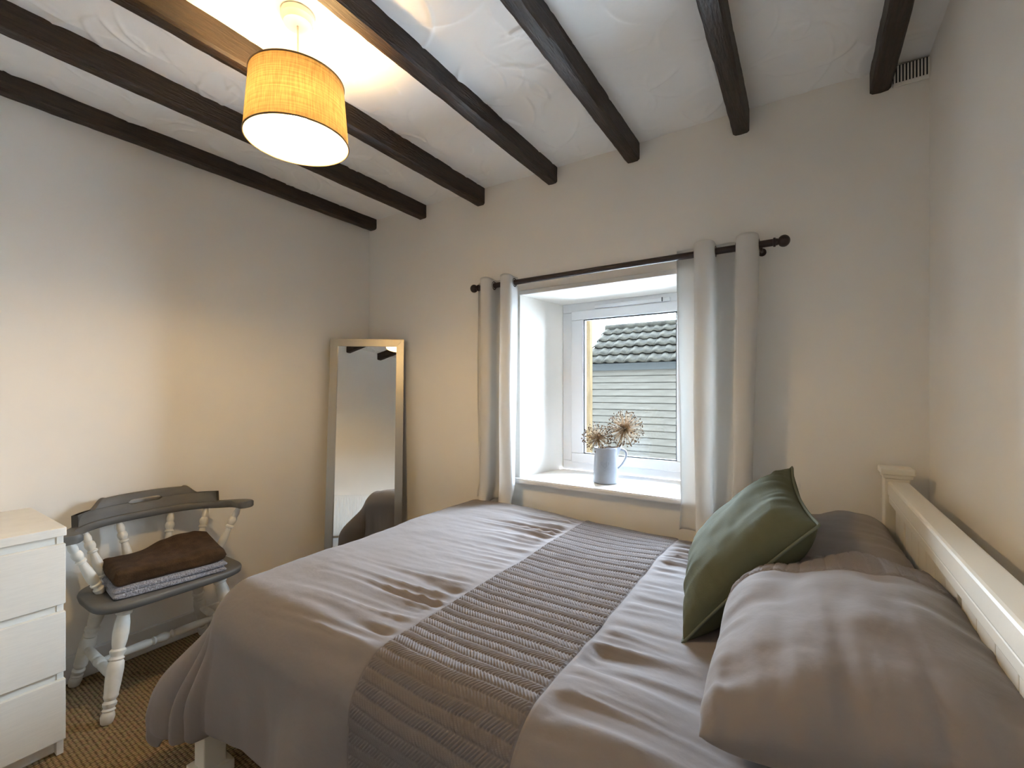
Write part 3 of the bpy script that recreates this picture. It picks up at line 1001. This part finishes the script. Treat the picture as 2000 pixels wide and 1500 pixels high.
f = 0.048
mtrap('frame_rail', [(0, HM), (f, HM - f), (WM - f, HM - f), (WM, HM)], 0, 0.022, M['steel'])
mtrap('frame_rail', [(0, 0.004), (WM, 0.004), (WM - f, f), (f, f)], 0, 0.022, M['steel'])
mtrap('frame_rail', [(0, 0.004), (f, f), (f, HM - f), (0, HM)], 0, 0.022, M['steel'])
mtrap('frame_rail', [(WM, 0.004), (WM, HM), (WM - f, HM - f), (WM - f, f)], 0, 0.022, M['steel'])
mbox('mirror_glass', f - 0.004, WM - f + 0.004, f - 0.004, HM - f + 0.004, 0.008, 0.013, M['mirror'], 0)
mbox('backing_board', 0.004, WM - 0.004, 0.008, HM - 0.006, -0.012, 0.0, M['board_back'], 0)

# ================================================================== curtain pole and curtains
RY, RZ = YB - 0.085, 1.842
rd = thing('curtain_pole', (-0.86, RY, RZ), 'dark wooden curtain pole with ball finials above the window', 'curtain pole')
rx0, rx1 = -1.572, -0.115
lathe('pole', [(0, .0142), (1, .0142)], (rx0 + .86, 0, 0), (rx1 + .86, 0, 0), M['rod'], rd, 18)
for s, xe in ((-1, rx0 + .86), (1, rx1 + .86)):
    prof = [(0, .0142), (.12, .0142), (.14, .018), (.24, .018), (.26, .014), (.32, .014)]
    for k in range(13):
        a = math.pi * k / 12
        prof.append((0.62 - 0.36 * math.cos(a) * 0.85 + 0.02, max(0.0005, 0.0235 * math.sin(a))))
    prof = [p for i, p in enumerate(prof) if i < 6 or p[1] > 0.010 or i > 11]
    lathe('finial', prof, (xe, 0, 0), (xe + s * 0.072, 0, 0), M['rod'], rd, 18)
    br = tube('bracket', [(xe - s * 0.035, 0, -0.0), (xe - s * 0.035, 0.03, -0.012), (xe - s * 0.035, 0.075, -0.012)], 0.006, M['rod'], rd, 8)
    lathe('wall_disc', [(0, .016), (1, .016)], (xe - s * 0.035, 0.077, -0.012), (xe - s * 0.035, 0.085, -0.012), M['rod'], br, 16)


def curtain(name, xa, xb, nfold, zb, label, seed, xa2, xb2, phase=0.0, amp=0.052, eyes=True):
    t = thing(name, ((xa + xb) / 2, RY, zb), label, 'curtain', 'white curtains on the pole')
    lx, ly, lz = (xa + xb) / 2, RY, zb
    n, m = 260, 110
    s = np.linspace(0, 1, n); q = np.linspace(0, 1, m)
    Sg, Q = np.meshgrid(s, q, indexing='ij')
    ztop = RZ + 0.043
    z = zb + (ztop - zb) * Q
    low = 1 - Q
    A_ = xa + (xa2 - xa) * low ** 1.3; B_ = xb + (xb2 - xb) * low ** 1.3
    sw = Sg + 0.02 * noise2(Sg * 5, Q * 1.5, seed, 2) * low
    ph = 2 * math.pi * nfold * sw + phase + 0.5 * noise2(Sg * 3 + 7, Q * 2, seed + 1, 2) * low
    am = amp * (1 - 0.15 * low) * (1 + 0.3 * noise2(Sg * 4, Q * 1.2, seed + 2, 1) * low)
    wave = np.sin(ph)
    wave = np.sign(wave) * np.abs(wave) ** 0.75
    y = am * wave
    x = A_ + (B_ - A_) * sw - 0.014 * np.sin(2 * ph)
    y = np.minimum(y, 0.075)
    # hem gathers and tucks under where it meets the bedding
    curl = sstep(0.10, 0.0, Q)
    y = y - 0.012 * curl * np.cos(ph) - 0.02 * curl
    z = z + 0.012 * curl * (1 + np.sin(ph + 0.6)) 
    # header tape pleats pulled at top
    hd = sstep(0.93, 1.0, Q)
    z = z - 0.010 * hd * (0.5 + 0.5 * np.cos(2 * ph)) 
    P = np.stack([x - lx, y, z - lz], -1)
    o = link('fabric', grid_mesh('fabric', P), M['curtain'], t, True)
    sm = o.modifiers.new('thickness', 'SOLIDIFY'); sm.thickness = 0.0016; sm.offset = 0
    # eyelets where the cloth crosses the pole
    ks = np.where(np.diff(np.sign(np.sin(ph[:, -6]))) != 0)[0]
    for k in ks:
        V = []
        c = Vector((float(x[k, -6]) - lx, 0, RZ - lz))
        pts = [c + Vector((0.0, math.cos(a) * 0.0215, math.sin(a) * 0.0215)) for a in np.linspace(0, 2 * math.pi, 18, endpoint=False)]
        tube('eyelet', pts, 0.003, M['eyelet'], t, 6, close=True)
    return t


curtain('curtain', -1.60, -1.325, 2.0, 0.607, 'white eyelet curtain hanging beside the mirror and yellow lit wall', 101, -1.60, -1.335, 0.6)
curtain('curtain', -0.475, -0.148, 2.0, 0.612, 'white eyelet curtain hanging behind the green cushion', 111, -0.45, -0.19, 0.3)

# ================================================================== jug with dried alliums
JL = (-0.895, 2.30, WZ0)
jg = thing('jug', JL, 'blue grey enamel jug with embossed heart on the window sill', 'jug')
hd_ = Vector((0.8387, 0.5446, 0))          # handle direction
nf = 72
prof = [(0.0, 0.0), (0.0605, 0.0), (0.0655, 0.003), (0.066, 0.012), (0.064, 0.06), (0.0605, 0.12), (0.0585, 0.16), (0.0595, 0.178), (0.0615, 0.188), (0.0595, 0.1895),
        (0.0565, 0.176), (0.0555, 0.15), (0.057, 0.06), (0.058, 0.02), (0.0, 0.012)]
P = np.zeros((nf, len(prof), 3))
for i in range(nf):
    a = 2 * math.pi * i / nf
    for j, (r, z) in enumerate(prof):
        sp_ = math.exp(-((abs((a - math.pi + math.pi) % (2 * math.pi) - math.pi)) / 0.33) ** 2)
        ex_ = 0.026 * sp_ * float(sstep(0.125, 0.19, z)) if r > 0.05 else 0
        dz = 0.010 * sp_ * float(sstep(0.16, 0.19, z))
        ca, sa = math.cos(a + math.pi), math.sin(a + math.pi)    # a = 0 is the spout, opposite the handle
        rr = r + ex_
        P[i, j] = (rr * (ca * hd_.x - sa * hd_.y), rr * (ca * hd_.y + sa * hd_.x), z + dz)
link('body', grid_mesh('jug', P, close_u=True), M['jug'], jg, True)
hp = []
for k in range(15):
    a = k / 14
    r = 0.059 + 0.052 * math.sin(math.pi * a ** 0.8) ** 0.8
    z = 0.178 + 0.016 * math.sin(a * math.pi * 1.0) * (1 - a) - 0.105 * a ** 1.25
    hp.append(hd_ * r + Vector((0, 0, z)))
tube('handle', hp, [0.0075 - 0.0025 * k / 14 for k in range(15)], M['jug'], jg, 10)
lathe('rivet', [(0, .006), (.6, .006), (1, .003)], hd_ * 0.056 + Vector((0, 0, 0.160)), hd_ * 0.068 + Vector((0, 0, 0.160)), M['jug_dark'], jg, 10)
# embossed heart with leaf strokes, facing the room
cdir = Vector((0.30, -0.954, 0)); side = Vector((0.954, 0.30, 0))


def onjug(u, v, lift):
    a = u / 0.0635
    d = cdir * math.cos(a) + side * math.sin(a)
    r = 0.066 - 0.045 * max(0, v) * 1.0 + lift
    r = np.interp(v, [0.012, 0.06, 0.12, 0.16], [0.066, 0.064, 0.0605, 0.0585]) + lift
    return d * r + Vector((0, 0, v))


parts = []
hpts = []
for k in range(40):
    t = 2 * math.pi * k / 40
    hx = 16 * math.sin(t) ** 3; hy = 13 * math.cos(t) - 5 * math.cos(2 * t) - 2 * math.cos(3 * t) - math.cos(4 * t)
    hpts.append(onjug(hx * 0.00155, 0.103 + hy * 0.00165, 0.0006))
parts.append(tube_data(hpts, 0.0013, 6, True))
for i, u0 in enumerate((-0.014, -0.007, 0.0, 0.007, 0.014)):
    parts.append(tube_data([onjug(u0 + 0.004 * math.sin(3 * q + i) , 0.088 + abs(u0) * 0.6 + q * 0.03, 0.0006) for q in np.linspace(0, 1, 7)], [0.0006, .0014, .0016, .0012, .0016, .0012, .0006], 6))
V, F = merge(parts)
link('heart_emblem', raw('heart', V, F), M['jug'], jg, True)


def allium(name, center, rad, foot, label, nray, seed, squash=1.0):
    t = thing(name, foot, label, 'dried flower', 'dried alliums in the jug')
    f0 = Vector(foot); c = Vector(center) - f0
    rg = random.Random(seed)
    pts = [Vector((0, 0, 0)), c * 0.5 + Vector((0.004, 0, 0)), c]
    pts = [Vector((0, 0, 0)).lerp(c, k / 8) + Vector((0.006 * math.sin(k / 8 * math.pi), 0, 0)) for k in range(9)]
    tube('stem', pts, [0.0028] * 7 + [0.0034, 0.0045], M['allium'], t, 7)
    rays, seeds = [], []
    for k in range(nray):
        zz = 1 - 2 * (k + 0.5) / nray
        ph = k * 2.39996 + rg.uniform(-.2, .2)
        rr = math.sqrt(1 - zz * zz)
        d = Vector((rr * math.cos(ph), rr * math.sin(ph), zz * squash))
        d += Vector((rg.uniform(-.12, .12), rg.uniform(-.12, .12), rg.uniform(-.12, .12)))
        l = rad * rg.uniform(0.82, 1.05)
        e = c + d.normalized() * l
        rays.append(tube_data([c + d.normalized() * 0.004, c.lerp(e, 0.5) + Vector((0, 0, -0.001)), e], [0.0013, 0.0009, 0.0008], 4))
        for q in range(rg.choice((1, 1, 2))):
            b = bmesh.new(); bmesh.ops.create_icosphere(b, subdivisions=1, radius=rg.uniform(0.0026, 0.0046))
            jit = Vector((rg.uniform(-.004, .004), rg.uniform(-.004, .004), rg.uniform(-.004, .004))) * q
            seeds.append(([v.co + e + jit for v in b.verts], [tuple(v.index for v in f.verts) for f in b.faces])); b.free()
        # papery bracts at the tip
        for q in range(2):
            a = Vector((rg.uniform(-1, 1), rg.uniform(-1, 1), rg.uniform(-1, 1))).normalized() * 0.006
            rays.append(tube_data([e, e + a], [0.0007, 0.0003], 3))
    V, F = merge(rays)
    o = link('flower_ray', raw('rays', V, F), M['allium'], t, True); o['kind'] = 'stuff'
    V, F = merge(seeds)
    o = link('seed_pod', raw('seeds', V, F), M['seed'], t, True); o['kind'] = 'stuff'


jz = WZ0 + 0.03
allium('dried_allium', (-0.808, 2.345, 1.043), 0.098, (-0.905, 2.285, jz), 'large round dried allium seed head leaning over the jug handle', 230, 5)
allium('dried_allium', (-0.936, 2.285, 0.995), 0.080, (-0.90, 2.30, jz), 'smaller dried allium seed head above the jug spout', 180, 9, 0.8)


# ================================================================== pendant lamp
PL = (-1.357, 0.834, ZC)
lp = thing('pendant_lamp', PL, 'mustard linen drum pendant lamp lit and hanging between ceiling beams', 'lamp')
lathe('ceiling_rose', [(0, .050), (.45, .050), (.55, .046), (.9, .042), (1, .030)], (0, 0, -0.002), (0, 0, -0.038), M['plastic'], lp, 36)
tube('cord', [(0, 0, -0.036), (0.001, 0, -0.12), (0, 0, -0.235)], 0.0032, M['plastic'], lp, 8)
ZS0, ZS1, RB, RT = -0.408, -0.216, 0.153, 0.138
na = 120


def shell(name, r0, r1, z0, z1, m, nz=24):
    a = np.linspace(0, 2 * math.pi, na, endpoint=False); q = np.linspace(0, 1, nz)
    A_, Q = np.meshgrid(a, q, indexing='ij')
    r = r0 + (r1 - r0) * Q
    return link(name, grid_mesh(name, np.stack([r * np.cos(A_), r * np.sin(A_), z0 + (z1 - z0) * Q], -1), close_u=True), m, lp, True)


M['liner'] = translucent('white_shade_liner', (0.86, 0.84, 0.80), (0.60, 0.58, 0.54), 0.38)
sh = shell('shade', RB, RT, ZS0, ZS1, M['shade_out'])
ln = shell('liner', RB - 0.003, RT - 0.003, ZS0 + 0.001, ZS1 - 0.001, M['liner'])
for nm, r, z in (('rim', RB, ZS0), ('rim', RT, ZS1)):
    o = tube(nm, [(r * math.cos(a), r * math.sin(a), z) for a in np.linspace(0, 2 * math.pi, 72, endpoint=False)], 0.0026, M['shade_rim'], sh, 8, close=True)
ca = [tube_data([(0.021 * math.cos(a), 0.021 * math.sin(a), -0.232) for a in np.linspace(0, 2 * math.pi, 20, endpoint=False)], 0.0025, 6, True)]
for k in range(3):
    a = 2 * math.pi * k / 3 + 0.9
    ca.append(tube_data([(0.021 * math.cos(a), 0.021 * math.sin(a), -0.232), (0.09 * math.cos(a), 0.09 * math.sin(a), -0.228), (RT * math.cos(a), RT * math.sin(a), ZS1 - 0.002)], 0.0022, 6))
V, F = merge(ca)
link('shade_carrier', raw('carrier', V, F), M['wire'], lp, True)
lathe('lamp_holder', [(0, .012), (.2, .018), (.3, .021), (.9, .021), (1, .016)], (0, 0, -0.215), (0, 0, -0.284), M['plastic'], lp, 20)
bl = [(0.0, 0.013), (0.15, 0.014), (0.35, 0.021), (0.55, 0.028), (0.72, 0.030), (0.86, 0.026), (0.95, 0.016), (1.0, 0.003)]
lathe('bulb', bl, (0, 0, -0.284), (0, 0, -0.374), M['bulb'], lp, 16)

# ================================================================== radiator on the wall behind the camera (seen in the mirror)
rl = (-0.75, YN + 0.03, 0.15)
rdt = thing('radiator', rl, 'white panel radiator low on the wall opposite the window', 'radiator')
xs = np.arange(-0.55, 0.5501, 0.0042)
ph = (xs % 0.0335) / 0.0335
dep = 0.045 + 0.008 * sstep(0.15, 0.35, ph) * (1 - sstep(0.65, 0.85, ph))
zz = np.array([0.0, 0.012, 0.03, 0.05, 0.40, 0.42, 0.44, 0.45])
fz = np.array([0, 0, 0, 1, 1, 0, 0, 0.0])
P = np.zeros((len(xs), len(zz), 3))
for j in range(len(zz)):
    P[:, j, 0] = xs; P[:, j, 2] = zz[j]; P[:, j, 1] = 0.045 + (dep - 0.045) * fz[j] + (0.004 if 0 < j < 7 else -0.004)
link('front_panel', grid_mesh('front_panel', P), M['radiator'], rdt, True)
box('rear_panel', -0.55, 0.55, 0.0, 0.012, 0.0, 0.45, M['radiator'], rdt, 0.003)
for x in (-0.552, 0.548):
    box('side_cover', x, x + 0.004, 0.0, 0.05, 0.01, 0.455, M['radiator'], rdt, 0.001)
for k in range(27):
    x = -0.54 + k * 0.0405
    box('grille_bar', x, x + 0.018, 0.002, 0.044, 0.446, 0.452, M['radiator'], rdt, 0)
lathe('valve', [(0, .012), (.3, .012), (.35, .019), (1, .017)], (-0.585, 0.025, -0.06), (-0.585, 0.025, 0.03), M['plastic'], rdt, 14)
lathe('pipe', [(0, .0075), (1, .0075)], (-0.585, 0.025, -0.14), (-0.585, 0.025, -0.05), M['plastic'], rdt, 10)
tube('inlet', [(-0.585, 0.025, 0.0), (-0.54, 0.025, 0.0)], 0.009, M['plastic'], rdt, 8)

# ================================================================== outdoors
S(box('ground', -14, 12, WY + 0.01, 24, -0.25, -0.15, M['ground'], bev=0))  # out of view, kept pale to reflect daylight in through the window
g2 = S(box('ground', -14, 12, -16, YN - 0.31, -0.25, -0.15, M['ground'], bev=0))
SX0, SX1, SY0, SYR, SE, SR = -2.80, 0.75, 6.5, 7.42, 1.665, 2.27
sh = thing('garden_shed', (-1.0, SY0, -0.15), 'weathered pale timber garden shed with lichen covered tiled roof', 'shed')
so = Vector((-1.0, SY0, -0.15))
box('inner_wall', SX0 + 0.02 - so.x, SX1 - 0.02 - so.x, 0.025, 1.8, 0, SE - 0.02 - so.z, M['fascia'], sh, 0)
bp_h = 0.1
bmesh_b = bmesh.new()
add_box(bmesh_b, 0, SX1 - SX0, 0.0, 0.022, 0.0, bp_h - 0.006, 0.004, 1)
for v in bmesh_b.verts:
    if v.co.y < 0.011: v.co.y -= 0.012 * (1 - v.co.z / bp_h)
bme = bm_mesh('board', bmesh_b)
nb = int((SE - 0.09 - so.z) / bp_h) + 1
for k in range(nb):
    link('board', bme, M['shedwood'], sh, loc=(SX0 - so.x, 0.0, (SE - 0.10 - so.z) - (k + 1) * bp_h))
box('fascia_board', SX0 - 0.04 - so.x, SX1 - so.x, -0.05, -0.02, SE - 0.12 - so.z, SE - 0.02 - so.z, M['fascia'], sh, 0.003)
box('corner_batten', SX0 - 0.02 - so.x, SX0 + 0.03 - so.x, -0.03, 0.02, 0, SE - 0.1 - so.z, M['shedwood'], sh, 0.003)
# roof of single interlocking tiles
sl_len = math.hypot(SYR - SY0 + 0.08, SR - SE + 0.05); rise = math.atan2(SR - SE + 0.05, SYR - SY0 + 0.08)
NC, TW = 5, 0.33
ex_l = sl_len / NC
u = np.linspace(0, TW, 23); vv = np.array([0.0, ex_l * 0.5, ex_l + 0.04])
U, V = np.meshgrid(u, vv, indexing='ij')
hh = 0.019 * np.clip(np.sin(2 * math.pi * (U / TW * 2 - 0.1)), 0, None) ** 0.8 + 0.002
zt = hh + 0.024 * (1 - V / ex_l)
P = np.stack([U, V, zt], -1)
bmt = bmesh.new()
mt1 = grid_mesh('t', P); bmt.from_mesh(mt1)
ret = bmesh.ops.extrude_face_region(bmt, geom=bmt.faces[:])
bmesh.ops.translate(bmt, verts=[g for g in ret['geom'] if isinstance(g, bmesh.types.BMVert)], vec=(0, 0, -0.016))
tme = bm_mesh('tile', bmt)
roof = bpy.data.objects.new('roof', None); C.objects.link(roof); roof.parent = sh
roof.location = (SX0 - 0.08 - so.x, -0.10, SE - so.z - 0.02); roof.rotation_euler = (rise, 0, 0)
ncol = int((SX1 - SX0 + 0.2) / TW)
for i in range(NC):
    for j in range(ncol):
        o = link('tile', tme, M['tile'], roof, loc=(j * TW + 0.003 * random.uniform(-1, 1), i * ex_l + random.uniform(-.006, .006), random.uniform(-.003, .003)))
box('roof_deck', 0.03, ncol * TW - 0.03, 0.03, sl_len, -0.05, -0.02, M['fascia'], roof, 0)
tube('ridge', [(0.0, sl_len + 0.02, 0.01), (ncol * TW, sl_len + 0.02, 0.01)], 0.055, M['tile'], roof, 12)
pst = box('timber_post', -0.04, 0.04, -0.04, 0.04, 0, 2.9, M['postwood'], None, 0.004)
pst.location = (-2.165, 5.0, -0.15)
tag(pst, 'tan timber post standing outside in front of the shed end', 'post')

tr = thing('bare_tree', (0.6, 13.0, -0.15), 'pale bare winter tree rising behind the shed roof', 'tree')
rg = random.Random(4)
trunkp = [(0, 0, 0), (0.05, 0, 1.2), (-0.03, 0.05, 2.2)]
tube('trunk', trunkp, [0.16, 0.12, 0.08], M['bark'], tr, 8)
twigs = []


def branch(p, d, l, r, depth):
    pts = [p]
    q = Vector(p)
    for k in range(4):
        d = (d + Vector((rg.uniform(-.25, .25), rg.uniform(-.25, .25), rg.uniform(-.12, .2)))).normalized()
        q = q + d * l / 4
        pts.append(q.copy())
    twigs.append(tube_data(pts, [r, r * .85, r * .7, r * .6, r * .45], 5))
    if depth > 0:
        for k in range(4):
            b = pts[rg.choice((1, 2, 3, 4))]
            nd = (d + Vector((rg.uniform(-1, 1), rg.uniform(-1, 1), rg.uniform(-.3, .7)))).normalized()
            branch(b, nd, l * 0.65, r * 0.5, depth - 1)


for k in range(8):
    a = 2 * math.pi * k / 8
    branch(Vector((-0.03, 0.05, 1.4 + 0.1 * k)), Vector((math.cos(a), math.sin(a), 0.75)).normalized(), 2.0, 0.045, 3)
V, F = merge(twigs)
o = link('branch', raw('branches', V, F), M['bark'], tr, True); o['kind'] = 'stuff'
